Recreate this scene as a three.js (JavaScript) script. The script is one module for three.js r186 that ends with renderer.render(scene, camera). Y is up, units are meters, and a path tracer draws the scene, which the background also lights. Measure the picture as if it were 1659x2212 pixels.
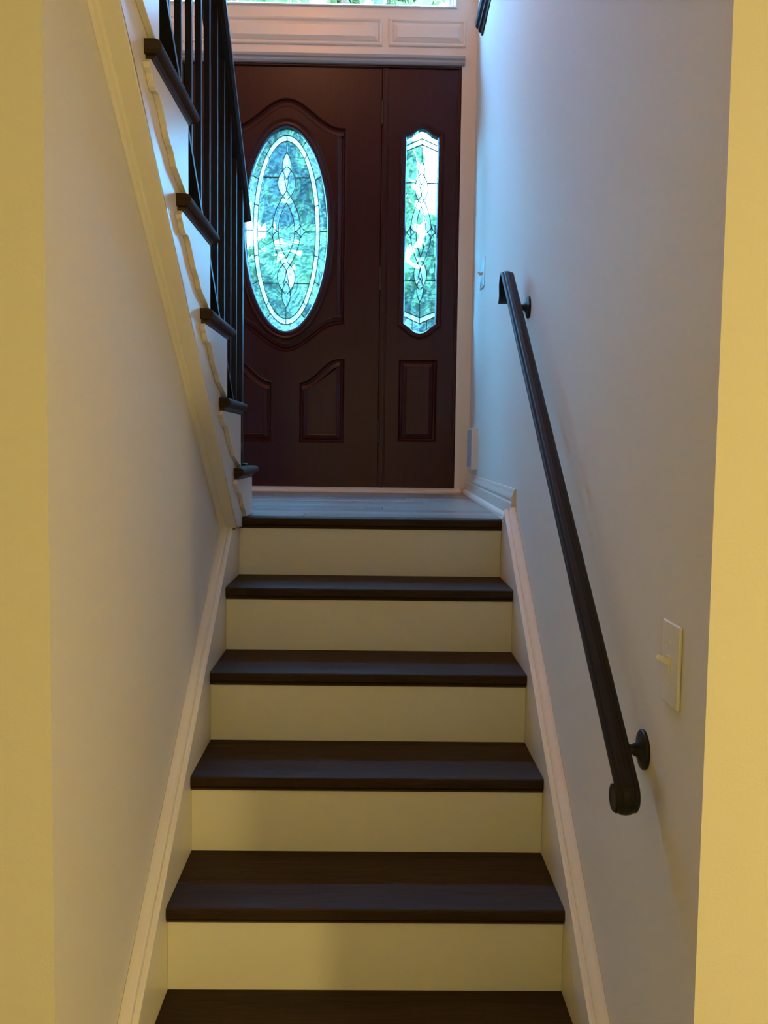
import * as THREE from 'three';
import { mergeGeometries } from 'three/addons/utils/BufferGeometryUtils.js';
import { RoundedBoxGeometry } from 'three/addons/geometries/RoundedBoxGeometry.js';

// ------------------------------------------------------------------ camera, sky, lamps, exposure
const scene = new THREE.Scene();
const camera = new THREE.PerspectiveCamera(58.29, 1659 / 2212, 0.05, 200);
camera.position.set(0.4134, 0.229, 2.8848);
camera.rotation.set(-0.0718, -0.0153, 0.0134, 'YXZ');

const SKY = 1, LAMP_LOW = 6.4, LAMP_ROOM = 1.6, LAMP_HIGH = 2.7;
const WARM = new THREE.Color().setRGB(1, 0.74, 0.23);
const WARM_ROOM = new THREE.Color().setRGB(1, 0.86, 0.33);
const WARM_UP = new THREE.Color().setRGB(1, 0.44, 0.18);
{ // soft overcast evening sky: only air and thin cloud, cool against the warm lamps
  const w = 256, h = 128, d = new Float32Array(w * h * 4);
  for (let y = 0; y < h; y++) for (let x = 0; x < w; x++) {
    const e = Math.max(0, ((y + 0.5) / h - 0.5) * Math.PI), t = Math.pow(Math.sin(e), 0.6), a = (x / w) * 2 * Math.PI;
    const c = 1 + 0.06 * Math.sin(a * 3 + e * 4) * Math.sin(e * 7 + a);
    const i = (y * w + x) * 4;
    d[i] = (12 - 2.5 * t) * c; d[i + 1] = (37 - 3 * t) * c; d[i + 2] = (74 - 1 * t) * c; d[i + 3] = 1;
  }
  const t = new THREE.DataTexture(d, w, h, THREE.RGBAFormat, THREE.FloatType);
  t.mapping = THREE.EquirectangularReflectionMapping; t.magFilter = THREE.LinearFilter; t.wrapS = THREE.RepeatWrapping; t.needsUpdate = true;
  scene.background = t; scene.backgroundIntensity = SKY;
}
const renderer = new THREE.WebGLRenderer();
renderer.toneMapping = THREE.LinearToneMapping;
renderer.toneMappingExposure = 1;
renderer.shadowMap.enabled = true;

// ------------------------------------------------------------------ numbers of the place (metres)
const RUN = 0.26, RISE = 0.1833, W = 0.831, FLOOR = -7 * RISE;          // lower flight, its landing nosing at z = 0
const XS = 0.0115, URUN = 0.2626, URISE = 0.1925;                         // upper flight, face of its outer string
const uz = (j) => -0.145 + URUN * (j - 1), uy = (j) => 0.16 + URISE * (j - 1);
const XL = -0.037, XR = 0.868, XRF = 0.905, ZF = -1.69, ZD = -1.70;       // side walls, entrance wall, door face
const TOP = 3.75, UP = 1.315, SLAB = 1.06, XF = -0.97;

// ------------------------------------------------------------------ helpers
const used = {};
function numbered(n) { const k = used[n] = (used[n] ?? -1) + 1; return k ? `${n}_${String(k).padStart(3, '0')}` : n; }
let seed = 7;
const rnd = () => { seed = (seed + 0x6d2b79f5) | 0; let t = Math.imul(seed ^ (seed >>> 15), 1 | seed); t = (t + Math.imul(t ^ (t >>> 7), 61 | t)) ^ t; return ((t ^ (t >>> 14)) >>> 0) / 4294967296; };
function thing(name, label, category, pos = [0, 0, 0], group) {
  const o = new THREE.Group(); o.name = numbered(name); scene.add(o); o.position.set(...pos);
  o.userData = { label, category }; if (group) o.userData.group = group; return o;
}
function structure(name, label) { const o = new THREE.Group(); o.name = name; o.userData = { kind: 'structure', label }; scene.add(o); return o; }
function mesh(name, geo, mat, parent = scene, label) {
  const m = new THREE.Mesh(geo, mat); m.castShadow = m.receiveShadow = true; parent.add(m);
  const same = parent === scene ? null : parent.children.filter((c) => c !== m && c.userData.base === name).length;
  m.userData.base = name; m.name = parent === scene ? numbered(name) : same ? `${name}_${String(same).padStart(3, '0')}` : name;
  if (label) m.userData.label = label; return m;
}
function group(name, parent, label) { const g = new THREE.Group(); const n = parent.children.filter((c) => c.userData.base === name).length; g.userData.base = name; g.name = n ? `${name}_${String(n).padStart(3, '0')}` : name; if (label) g.userData.label = label; parent.add(g); return g; }
function struct(name, geo, mat, label) { const m = mesh(name, geo, mat); m.name = name; m.userData.kind = 'structure'; if (label) m.userData.label = label; return m; }
// UVs in metres; grain = axis along which u runs
function uvs(g, grain = 'x', off = [0, 0]) {
  const q = g.index ? g.toNonIndexed() : g, p = q.attributes.position, n = q.attributes.normal, uv = new Float32Array(p.count * 2);
  for (let i = 0; i < p.count; i++) {
    const P = { x: p.getX(i), y: p.getY(i), z: p.getZ(i) }, N = { x: Math.abs(n.getX(i)), y: Math.abs(n.getY(i)), z: Math.abs(n.getZ(i)) };
    const others = ['x', 'y', 'z'].filter((a) => a !== grain);
    const flat = N[others[0]] > N[others[1]] ? others[1] : others[0];
    if (N[grain] > 0.8) { uv[2 * i] = P[others[0]] * 0.2 + off[0]; uv[2 * i + 1] = P[others[1]] + off[1]; } else { uv[2 * i] = P[grain] + off[0]; uv[2 * i + 1] = P[flat] + off[1]; }
  }
  q.setAttribute('uv', new THREE.BufferAttribute(uv, 2)); return q;
}
function box(x0, x1, y0, y1, z0, z1, r = 0, grain = 'x', off) {
  const g = r ? new RoundedBoxGeometry(x1 - x0, y1 - y0, z1 - z0, 2, r) : new THREE.BoxGeometry(x1 - x0, y1 - y0, z1 - z0);
  g.translate((x0 + x1) / 2, (y0 + y1) / 2, (z0 + z1) / 2); return uvs(g, grain, off);
}
const shapeOf = (pts, holes = []) => { const s = new THREE.Shape(pts.map((p) => new THREE.Vector2(...p))); for (const h of holes) s.holes.push(new THREE.Path(h.map((p) => new THREE.Vector2(...p)))); return s; };
// polygon in (z, y) drawn out along x
function slabX(pts, x0, x1, holes, bevel = 0) {
  const g = new THREE.ExtrudeGeometry(shapeOf(pts.map(([z, y]) => [-z, y])), { depth: x1 - x0 - 2 * bevel, bevelEnabled: bevel > 0, bevelThickness: bevel, bevelSize: bevel, bevelOffset: -bevel, bevelSegments: 2, steps: 1 });
  g.rotateY(Math.PI / 2); g.translate(x0 + bevel, 0, 0); return g;
}
// polygon in (x, y) drawn out along z from z0 to z1
function slabZ(pts, z0, z1, holes = [], bevel = 0) {
  const g = new THREE.ExtrudeGeometry(shapeOf(pts, holes), { depth: z1 - z0 - 2 * bevel, bevelEnabled: bevel > 0, bevelThickness: bevel, bevelSize: bevel, bevelOffset: -bevel, bevelSegments: 2, steps: 1 });
  g.translate(0, 0, z0 + bevel); return g;
}
// closed path in (x, y); profile points (u = inward, v = towards the room); a mitred moulding
function ring(path, profile, z) {
  const n = path.length, m = profile.length, pos = [], idx = [];
  let area = 0; for (let i = 0; i < n; i++) { const a = path[i], b = path[(i + 1) % n]; area += a[0] * b[1] - b[0] * a[1]; }
  const s = area > 0 ? 1 : -1, nor = [];
  for (let i = 0; i < n; i++) {
    const a = path[(i + n - 1) % n], b = path[i], c = path[(i + 1) % n];
    const d1 = [b[0] - a[0], b[1] - a[1]], d2 = [c[0] - b[0], c[1] - b[1]], l1 = Math.hypot(...d1), l2 = Math.hypot(...d2);
    const n1 = [-d1[1] / l1 * s, d1[0] / l1 * s], n2 = [-d2[1] / l2 * s, d2[0] / l2 * s], k = Math.max(0.3, 1 + n1[0] * n2[0] + n1[1] * n2[1]);
    nor.push([(n1[0] + n2[0]) / k, (n1[1] + n2[1]) / k]);
  }
  for (let i = 0; i < n; i++) for (let j = 0; j < m - 1; j++) {
    const i2 = (i + 1) % n, P = (a, b) => [path[a][0] + nor[a][0] * profile[b][0], path[a][1] + nor[a][1] * profile[b][0], z + profile[b][1]];
    const A = P(i, j), B = P(i2, j), C = P(i2, j + 1), D = P(i, j + 1);
    if (s > 0) pos.push(...A, ...B, ...C, ...A, ...C, ...D); else pos.push(...B, ...A, ...D, ...B, ...D, ...C);
  }
  const g = new THREE.BufferGeometry(); g.setAttribute('position', new THREE.Float32BufferAttribute(pos, 3)); g.computeVertexNormals(); return g;
}
// open path of 3-D points; profile in the (side, normal) frame, side given
function sweep(path, profile, side) {
  const n = path.length, m = profile.length, S = new THREE.Vector3(...side), pos = [], fr = [];
  for (let i = 0; i < n; i++) {
    const a = path[Math.max(0, i - 1)], b = path[Math.min(n - 1, i + 1)], t = new THREE.Vector3(b[0] - a[0], b[1] - a[1], b[2] - a[2]).normalize();
    fr.push(new THREE.Vector3().crossVectors(S, t).normalize());
  }
  const P = (i, j) => { const q = profile[j % m], f = fr[i]; return [path[i][0] + S.x * q[0] + f.x * q[1], path[i][1] + S.y * q[0] + f.y * q[1], path[i][2] + S.z * q[0] + f.z * q[1]]; };
  const quad = (A, B, C, D) => pos.push(...A, ...B, ...C, ...A, ...C, ...D);
  for (let i = 0; i < n - 1; i++) for (let j = 0; j < m; j++) quad(P(i, j), P(i + 1, j), P(i + 1, j + 1), P(i, j + 1));
  for (const i of [0, n - 1]) for (let j = 1; j < m - 1; j++) { const t = [P(i, 0), P(i, j), P(i, j + 1)]; if (i) t.reverse(); pos.push(...t[0], ...t[1], ...t[2]); }
  const g = new THREE.BufferGeometry(); g.setAttribute('position', new THREE.Float32BufferAttribute(pos, 3)); g.computeVertexNormals(); return g;
}
const merge = (list) => mergeGeometries(list.map((g) => { const q = g.index ? g.toNonIndexed() : g.clone(); for (const k of Object.keys(q.attributes)) if (!['position', 'normal', 'uv'].includes(k)) q.deleteAttribute(k); if (!q.attributes.uv) q.setAttribute('uv', new THREE.Float32BufferAttribute(new Float32Array(q.attributes.position.count * 2), 2)); return q; }));
const mirrorX = (pts, cx) => pts.map(([x, y]) => [2 * cx - x, y]).reverse();

// ------------------------------------------------------------------ textures
function noiseGrid(nx, ny) { const a = new Float32Array(nx * ny); for (let i = 0; i < a.length; i++) a[i] = rnd(); return (x, y) => { const xi = Math.floor(x), yi = Math.floor(y), fx = x - xi, fy = y - yi, s = fx * fx * (3 - 2 * fx), t = fy * fy * (3 - 2 * fy), g = (i, j) => a[(((j % ny) + ny) % ny) * nx + (((i % nx) + nx) % nx)]; return (g(xi, yi) * (1 - s) + g(xi + 1, yi) * s) * (1 - t) + (g(xi, yi + 1) * (1 - s) + g(xi + 1, yi + 1) * s) * t; }; }
function texture(w, h, f, srgb, rep) {
  const d = new Uint8Array(w * h * 4);
  for (let y = 0; y < h; y++) for (let x = 0; x < w; x++) { const c = f(x / w, y / h), i = (y * w + x) * 4; for (let k = 0; k < 3; k++) d[i + k] = Math.max(0, Math.min(255, Math.round((Array.isArray(c) ? c[k] : c) * 255))); d[i + 3] = 255; }
  const t = new THREE.DataTexture(d, w, h); t.magFilter = THREE.LinearFilter; t.wrapS = t.wrapT = THREE.RepeatWrapping; if (srgb) t.colorSpace = THREE.SRGBColorSpace; if (rep) t.repeat.set(...rep); t.needsUpdate = true; return t;
}
const nA = noiseGrid(8, 64), nB = noiseGrid(16, 256), nC = noiseGrid(64, 512), nD = noiseGrid(64, 64), nE = noiseGrid(256, 256);
const grainAt = (u, v) => { const warp = nA(u * 8, v * 16) * 0.06; const vv = v + warp; return 0.45 * nB(u * 8, vv * 64) + 0.35 * nC(u * 16, vv * 256) + 0.2 * (0.5 + 0.5 * Math.sin((vv * 40 + nA(u * 4, v * 8) * 3) * 6.283)); };
const mix = (a, b, t) => a.map((x, i) => x + (b[i] - x) * t);
const woodTex = (dark, light, rep) => texture(1024, 512, (u, v) => mix(dark, light, grainAt(u, v)), true, rep);
const grainBump = texture(1024, 512, (u, v) => 0.3 + 0.7 * nC(u * 16, (v + nA(u * 8, v * 16) * 0.06) * 256), false, [0.8, 2]);
const paintBump = texture(512, 512, (u, v) => 0.5 * nE(u * 128, v * 128) + 0.5 * nE(u * 256, v * 256), false, [2.2, 2.2]);
const brushBump = texture(512, 512, (u, v) => nC(u * 8, v * 256), false, [1.2, 3]);

// ------------------------------------------------------------------ materials
const std = (o) => new THREE.MeshStandardMaterial(o), rgb = (r, g, b) => new THREE.Color().setRGB(r, g, b);
const M = {
  wall: std({ color: rgb(0.74, 0.715, 0.67), roughness: 0.75, bumpMap: paintBump, bumpScale: 0.00015 }),
  wallRoom: std({ color: rgb(0.78, 0.75, 0.64), roughness: 0.8, bumpMap: paintBump, bumpScale: 0.00015 }),
  wallHall: std({ color: rgb(0.62, 0.53, 0.40), roughness: 0.8, bumpMap: paintBump, bumpScale: 0.00015 }),
  ceiling: std({ color: rgb(0.76, 0.70, 0.60), roughness: 0.9 }),
  trim: std({ color: rgb(0.80, 0.76, 0.69), roughness: 0.33, bumpMap: brushBump, bumpScale: 0.00004 }),
  riser: std({ color: rgb(0.78, 0.75, 0.68), roughness: 0.45, bumpMap: brushBump, bumpScale: 0.00006 }),
  tread: new THREE.MeshPhysicalMaterial({ map: woodTex([0.155, 0.105, 0.062], [0.25, 0.178, 0.108], [0.8, 2]), roughness: 0.68, specularIntensity: 0.4, bumpMap: grainBump, bumpScale: 0.0004 }),
  treadEdge: std({ map: woodTex([0.14, 0.075, 0.04], [0.24, 0.14, 0.08], [0.8, 2]), roughness: 0.55, bumpMap: grainBump, bumpScale: 0.0005 }),
  door: new THREE.MeshPhysicalMaterial({ map: woodTex([0.185, 0.034, 0.03], [0.235, 0.05, 0.042], [0.5, 1.2]), roughness: 0.36, bumpMap: grainBump, bumpScale: 0.0001, specularIntensity: 0.6 }),
  iron: new THREE.MeshPhysicalMaterial({ color: rgb(0.010, 0.010, 0.011), roughness: 0.45, specularIntensity: 0.7 }),
  ironRail: new THREE.MeshPhysicalMaterial({ color: rgb(0.012, 0.0095, 0.008), roughness: 0.48, specularIntensity: 0.42 }),
  lead: std({ color: rgb(0.06, 0.07, 0.07), roughness: 0.5, metalness: 0.4 }),
  brass: std({ color: rgb(0.05, 0.03, 0.02), roughness: 0.45, metalness: 0.5 }),
  cap: std({ color: rgb(0.42, 0.44, 0.46), roughness: 0.4 }),
  plastic: std({ color: rgb(0.82, 0.80, 0.74), roughness: 0.3 }),
  grey: std({ color: rgb(0.45, 0.46, 0.5), roughness: 0.5 }),
  metalPlate: std({ color: rgb(0.62, 0.6, 0.62), roughness: 0.28, metalness: 0.6 }),
  bark: std({ color: rgb(0.12, 0.09, 0.06), roughness: 0.9 }),
  lawn: std({ color: rgb(0.03, 0.05, 0.025), roughness: 1 }),
  glow: std({ color: rgb(1, 0.9, 0.7), emissive: rgb(1, 0.68, 0.3), emissiveIntensity: 1.6, roughness: 0.6 }),
};
const planks = [[0.50, 0.465, 0.45, 0.68, 0.645, 0.62], [0.42, 0.39, 0.38, 0.60, 0.565, 0.55], [0.55, 0.51, 0.49, 0.72, 0.685, 0.66]].map((c) => std({ map: woodTex(c.slice(0, 3), c.slice(3), [0.8, 2.5]), roughness: 0.3, bumpMap: grainBump, bumpScale: 0.0004 }));
const wispA = noiseGrid(24, 24), wispB = noiseGrid(96, 48);
const wisp = texture(512, 512, (u, v) => { const w = wispA(u * 12, v * 12), q = Math.pow(wispB((u + w * 0.12) * 24 + v * 30, (v - u * 0.5 + w * 0.1) * 48), 1.6); return 0.74 + 0.26 * Math.min(1, 0.2 + q * 1.6); }, true, [2.4, 2.4]);
const pane = (r, g, b, rough) => new THREE.MeshPhysicalMaterial({ color: rgb(r, g, b), transmission: 1, thickness: 0, roughness: rough, ior: 1.5, map: rough > 0.1 ? wisp : null });
const G = {
  clear: pane(0.98, 1, 1, 0.0), bevel: pane(0.93, 0.98, 0.95, 0.45), border: [pane(0.80, 0.98, 0.94, 0.15), pane(0.86, 0.99, 0.96, 0.24), pane(0.77, 0.97, 0.93, 0.13)],
  field: [pane(0.76, 0.98, 0.94, 0.13), pane(0.79, 0.99, 0.95, 0.15), pane(0.74, 0.97, 0.93, 0.12)], motif: [pane(0.82, 0.98, 0.95, 0.2), pane(0.9, 0.99, 0.97, 0.4), pane(0.78, 0.97, 0.94, 0.14)],
};
const leafMat = [[0.125, 0.118, 0.030], [0.145, 0.136, 0.034], [0.112, 0.107, 0.028]].map((c) => new THREE.MeshPhysicalMaterial({ color: rgb(...c), roughness: 0.9, specularIntensity: 0.12, side: THREE.DoubleSide, transmission: 0.5, thickness: 0 }));

// ------------------------------------------------------------------ setting: walls, floors, ceilings
const soff = (z) => 0.745 * z - 0.098;
struct('wall_left', slabX([[1.595, FLOOR], [1.595, soff(1.595)], [0.10, soff(0.10)], [-0.065, -0.035], [-0.065, FLOOR]], -0.17, XL), M.wall, 'pale painted wall under the ascending flight on the left');
{ // right wall: straight beside the stairs, a little wider in the foyer
  const plan = shapeOf([[XR, -1.68], [XR, -0.02], [XRF, 1.84], [XRF + 0.2, 1.84], [XRF + 0.2, -1.68]]);
  const g = new THREE.ExtrudeGeometry(plan, { depth: TOP - FLOOR + 0.2, bevelEnabled: false }); g.rotateX(-Math.PI / 2); g.translate(0, FLOOR - 0.2, 0);
  struct('wall_right', uvs(g, 'y'), M.wall, 'long pale painted wall carrying the black handrail');
}
struct('wall_front_left', box(-2.1, -0.1702, FLOOR, SLAB, 1.475, 1.595), M.wallRoom, 'lamp-lit wall left of the stair opening');
struct('wall_front_right', box(XRF + 0.2, 3.3, FLOOR, SLAB, 1.56, 1.6798), M.wallRoom, 'lamp-lit wall right of the stair opening');
struct('wall_foyer_left', box(XF - 0.15, XF, FLOOR, TOP, -1.84, 1.475), M.wallHall, 'far left wall of the foyer');
struct('wall_room_left', box(-2.22, -2.1, FLOOR, TOP, 1.475, 5.7), M.wallRoom, 'left wall of the lower room');
struct('wall_room_right', box(3.3, 3.42, FLOOR, TOP, 1.56, 5.7), M.wallRoom, 'right wall of the lower room');
struct('wall_room_back', box(-2.22, 3.42, FLOOR, TOP, 5.6, 5.72), M.wallRoom, 'wall behind the camera');
struct('wall_hall_left', box(-2.22, XF - 0.15, SLAB, TOP, 1.475, 1.6), M.wallHall, 'upper hall wall left');
struct('wall_hall_right', box(XRF + 0.2, 3.42, UP, TOP, 1.56, 1.68), M.wallHall, 'upper hall wall right');
struct('floor_lower', box(-2.22, 3.42, FLOOR - 0.12, FLOOR, -1.86, 5.72), planks[1], 'floor at the foot of the stairs');
struct('floor_upper', merge([box(-2.22, 3.42, SLAB, UP, 1.72, 5.72), box(-2.22, -0.06, SLAB, UP - 0.04, 1.597, 1.7199)]), M.ceiling, 'upper floor above the lower room');
struct('ceiling', box(-2.22, 3.42, TOP, TOP + 0.15, -1.9, 5.72), M.ceiling, 'ceiling of the stair hall');

// entrance wall with openings for the door unit and the window above it
const DX0 = -0.864, DX1 = 0.832, DH = 2.064, TX0 = -0.835, TX1 = 0.802, TY0 = 2.331, TY1 = 2.78;
{
  const rect = (a, b, c, d) => [[a, c], [b, c], [b, d], [a, d]];
  struct('wall_back', uvs(slabZ(rect(XF - 0.15, XRF + 0.2, FLOOR, TOP), -1.86, ZF, [rect(DX0, DX1, 0, DH), rect(TX0, TX1, TY0, TY1)])), M.trim, 'white painted entrance wall round the door and the window above it');
}
// landing floor of greyish boards
{
  const f = structure('floor_landing', 'foyer floor of greyish brown boards');
  mesh('subfloor', box(XF, XRF + 0.05, -0.16, -0.014, -1.86, -0.05), M.bark, f);
  const wd = 0.122; let row = 0;
  for (let z = -0.072; z > -1.66; z -= wd, row++) {
    let x = XF - [0, 0.5, 0.23, 0.75, 0.37][row % 5], k = row;
    while (x < XRF) {
      const L = 0.85 + 0.5 * rnd(), a = Math.max(x, XF), b = Math.min(x + L, XRF - 0.002), zb = Math.max(z - wd, -1.688);
      if (b - a > 0.03) mesh('plank', box(a + 0.0008, b - 0.0008, -0.014, -0.0012 * rnd(), zb + 0.0008, z - 0.0008, 0.0015, 'x', [rnd() * 3, rnd() * 3]), planks[k % 3], f);
      x += L; k += 1 + Math.floor(rnd() * 2);
    }
  }
}
// baseboard on the right wall of the landing, with a shoe moulding
{
  const b = structure('baseboard_right', 'white moulded baseboard with shoe moulding on the landing');
  const prof = [[0, 0], [-0.016, 0], [-0.016, 0.055], [-0.012, 0.06], [-0.0125, 0.064], [-0.015, 0.068], [-0.0145, 0.074], [-0.008, 0.088], [-0.0065, 0.094], [-0.004, 0.1], [0, 0.1]];
  const along = (pts, z0, z1, o) => { const n = []; for (const z of [z0, z1]) n.push(z); const p = []; const X = (z) => XR + (XRF - XR) * Math.max(0, (z + -0.02 - 0) / -1.86 * 1.0 - 0.0) ; const pos = [];
    const P = (q, z) => [XR + (XRF - XR) * Math.max(0, (-0.02 * -1 - z - 0.02 - 0.0) / 1.82) - 0 + q[0], q[1], z];
    for (let i = 0; i < pts.length; i++) { const a = pts[i], c = pts[(i + 1) % pts.length]; const A = P(a, z0), B = P(a, z1), C = P(c, z1), D = P(c, z0); pos.push(...A, ...B, ...C, ...A, ...C, ...D); }
    for (const z of [z0, z1]) for (let i = 1; i < pts.length - 1; i++) { const t = [P(pts[0], z), P(pts[i], z), P(pts[i + 1], z)]; if (z === z1) t.reverse(); pos.push(...t[0], ...t[1], ...t[2]); }
    const g = new THREE.BufferGeometry(); g.setAttribute('position', new THREE.Float32BufferAttribute(pos, 3)); g.computeVertexNormals(); return g; };
  mesh('board', along(prof, -1.672, 0.03), M.trim, b);
  const q = [[-0.016, 0]]; for (let i = 0; i <= 6; i++) { const a = i / 6 * Math.PI / 2; q.push([-0.016 - 0.017 * Math.cos(a), 0.019 * Math.sin(a)]); }
  mesh('shoe_moulding', along(q, -1.672, -0.022), M.trim, b);
}

// ------------------------------------------------------------------ entrance door unit
const CX = -0.013, door = structure('door_1', 'dark reddish mahogany entrance door with an oval leaded glass and glazed sidelights');
const ogee = (c, half, base, rise, flip, n = 40, flat = 0.02) => { const p = []; for (let i = 0; i <= n; i++) { const x = -half + 2 * half * i / n, d = Math.min(1, Math.abs(x) / (half - flat)); p.push([c + x, base + flip * rise * 0.5 * (1 + Math.cos(Math.PI * Math.pow(d, 1.0)))]); } return p; };
const LX0 = -0.468, LX1 = 0.446, LY0 = 0.0212, LY1 = 2.05;
const ellipse = (a, b, n = 96, cx = CX, cy = 1.2765) => { const p = []; for (let i = 0; i < n; i++) { const t = i / n * Math.PI * 2; p.push([cx + a * Math.cos(t), cy + b * Math.sin(t)]); } return p; };
const OA = 0.199, OB = 0.486;
const bigPanel = [...ogee(CX, 0.29, 0.822, 0.137, -1), ...ogee(CX, 0.29, 1.768, 0.137, 1).reverse()];
const lowPanelR = (() => { const p = [[0.293 + CX, 0.24], [0.293 + CX, 0.659]]; for (let i = 0; i <= 20; i++) { const t = i / 20; p.push([CX + 0.262 - 0.195 * t, 0.659 - 0.117 * 0.5 * (1 - Math.cos(Math.PI * Math.min(1, t * 1.02)))]); } p.push([0.067 + CX, 0.24]); return p; })();
const lowPanelL = mirrorX(lowPanelR, CX);
// a sunk groove running round a raised field, drawn round each panel
const grooveProfile = [[0, 0], [0.004, 0.002], [0.007, -0.004], [0.012, -0.010], [0.017, -0.011], [0.022, -0.006], [0.040, 0.0005], [0.043, -0.001]];
const inset = (path, d) => { const g = ring(path, [[d, 0], [d + 1e-4, 0]], 0), p = g.attributes.position, out = []; for (let i = 0; i < path.length; i++) out.push([p.getX(i * 6), p.getY(i * 6)]); let a = 0; for (let i = 0; i < path.length; i++) { const u = path[i], v = path[(i + 1) % path.length]; a += u[0] * v[1] - v[0] * u[1]; } if (a < 0) { const q = []; for (let i = 0; i < path.length; i++) q.push([p.getX(i * 6 + 3 - 2), p.getY(i * 6 + 3 - 2)]); return q; } return out; };
{
  const leaf = group('door_leaf', door, 'door leaf with ogee panels round an oval window');
  mesh('slab', uvs(slabZ([[LX0, LY0], [LX1, LY0], [LX1, LY1], [LX0, LY1]], ZD - 0.044, ZD, [bigPanel, lowPanelR, lowPanelL]), 'y'), M.door, leaf);
  const field = (name, path, holes, z = ZD - 0.001) => mesh(name, uvs(slabZ(inset(path, 0.0429), ZD - 0.034, z, holes), 'y', [rnd(), rnd()]), M.door, leaf);
  for (const p of [bigPanel, lowPanelR, lowPanelL]) mesh('panel_moulding', uvs(ring(p, grooveProfile, ZD), 'y'), M.door, leaf);
  field('upper_panel', bigPanel, [ellipse(OA + 0.012, OB + 0.012)]);
  field('lower_panel', lowPanelR); field('lower_panel', lowPanelL);
  // oval bead that frames the glass
  mesh('oval_moulding', uvs(ring(ellipse(OA + 0.045, OB + 0.045), [[0, -0.002], [0.002, 0.010], [0.008, 0.015], [0.016, 0.012], [0.022, 0.016], [0.032, 0.018], [0.040, 0.012], [0.0445, 0.002], [0.0445, -0.03]], ZD), 'y'), M.door, leaf);
  for (const y of [0.30, 1.05, 1.84]) { const h = group('hinge', door); const g = new THREE.CylinderGeometry(0.006, 0.006, 0.1, 12); g.translate(LX1 + 0.004, y, ZD + 0.004); mesh('knuckle', g, M.brass, h); for (const s of [-1, 1]) { const c = new THREE.SphereGeometry(0.007, 10, 8); c.translate(LX1 + 0.004, y + s * 0.053, ZD + 0.004); mesh('finial', c, M.brass, h); } }
  // lever handle and deadbolt on the latch side
  const hs = group('handle_set', door); const rose = new THREE.CylinderGeometry(0.03, 0.032, 0.012, 24); rose.rotateX(Math.PI / 2); rose.translate(LX0 + 0.07, 0.93, ZD + 0.006);
  mesh('rose', rose, M.iron, hs); const lv = new THREE.CapsuleGeometry(0.009, 0.09, 4, 10); lv.rotateZ(Math.PI / 2); lv.translate(LX0 + 0.115, 0.93, ZD + 0.045); const nk = new THREE.CylinderGeometry(0.01, 0.012, 0.04, 12); nk.rotateX(Math.PI / 2); nk.translate(LX0 + 0.07, 0.93, ZD + 0.028);
  mesh('lever', merge([lv, nk]), M.iron, hs);
  // frame: jambs, mullions, head
  const jb = (x0, x1) => mesh('jamb', uvs(merge([box(x0, x1, 0.0, DH, -1.80, ZD + 0.004, 0.003, 'y'), box(x0 + 0.006, x1 - 0.006, 0.0, DH - 0.02, ZD + 0.002, ZD + 0.009, 0.003, 'y'), box(x0 - 0.014, x1 + 0.014, 0.0, DH - 0.004, -1.80, ZD - 0.046, 0, 'y')]), 'y'), M.door, door);
  jb(LX1 + 0.003, LX1 + 0.034); jb(LX0 - 0.034, LX0 - 0.003); jb(DX1 - 0.016, DX1 - 0.001); jb(DX0 + 0.001, DX0 + 0.016);
  mesh('head', uvs(box(DX0 + 0.001, DX1 - 0.001, LY1 + 0.002, DH - 0.001, -1.80, ZD + 0.010, 0.003)), M.door, door);
  mesh('threshold', uvs(slabX([[-1.80, 0.0], [-1.612, 0.0], [-1.612, 0.008], [-1.64, 0.017], [-1.695, 0.022], [-1.80, 0.022]], DX0 + 0.001, XRF - 0.045)), M.trim, door, 'white threshold strip');
}
// leaded glass: pieces are strips between two curves x = l(y) .. r(y)
function strip(l, r, y0, y1, z, th = 0.004, n = 18) {
  const a = [], b = [];
  for (let i = 0; i <= n; i++) { const y = y0 + (y1 - y0) * i / n; a.push([r(y), y]); b.push([l(y), y]); }
  for (let i = 0; i <= n; i++) if (a[i][0] - b[i][0] < 0.0006) { const m = (a[i][0] + b[i][0]) / 2; a[i][0] = m + 0.0003; b[i][0] = m - 0.0003; }
  return slabZ([...a, ...b.reverse()], z, z + th);
}
function came(f, y0, y1, z, w = 0.0036, n = 24, parent) { // lead line along x = f(y)
  const p = []; for (let i = 0; i <= n; i++) { const y = y0 + (y1 - y0) * i / n; p.push([f(y), y, z]); }
  return sweep(p, [[-0.003, -w / 2], [0.004, -w / 2], [0.004, w / 2], [-0.003, w / 2]], [0, 0, 1]);
}
const cameH = (x0, x1, y, z, w = 0.0036) => box(Math.min(x0, x1), Math.max(x0, x1), y - w / 2, y + w / 2, z - 0.003, z + 0.004);
const pos = (x) => Math.max(0, x);
function motif(kx, ky, kb) { // the interlaced ribbons of the middle, x offsets as functions of |Y|
  const c = (Y) => kx * 0.040 * pos(1 - (Y / (ky * 0.134)) ** 2), o = (Y) => kb * 0.069 * pos(1 - (Y / (ky * 0.192)) ** 2);
  const bt = (Y) => { const t = (Math.abs(Y) / ky - 0.150) / 0.158; return t > 0 && t < 1 ? kb * 0.0435 * Math.pow(Math.sin(Math.PI * Math.pow(t, 0.95)), 0.75) : 0; };
  const l = (Y) => kb * 0.0215 * pos(1 - ((Math.abs(Y) / ky - 0.310) / 0.064) ** 2);
  return { c, o, bt, l, m: (Y) => Math.max(o(Y), bt(Y), l(Y)), K: ky };
}
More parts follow.
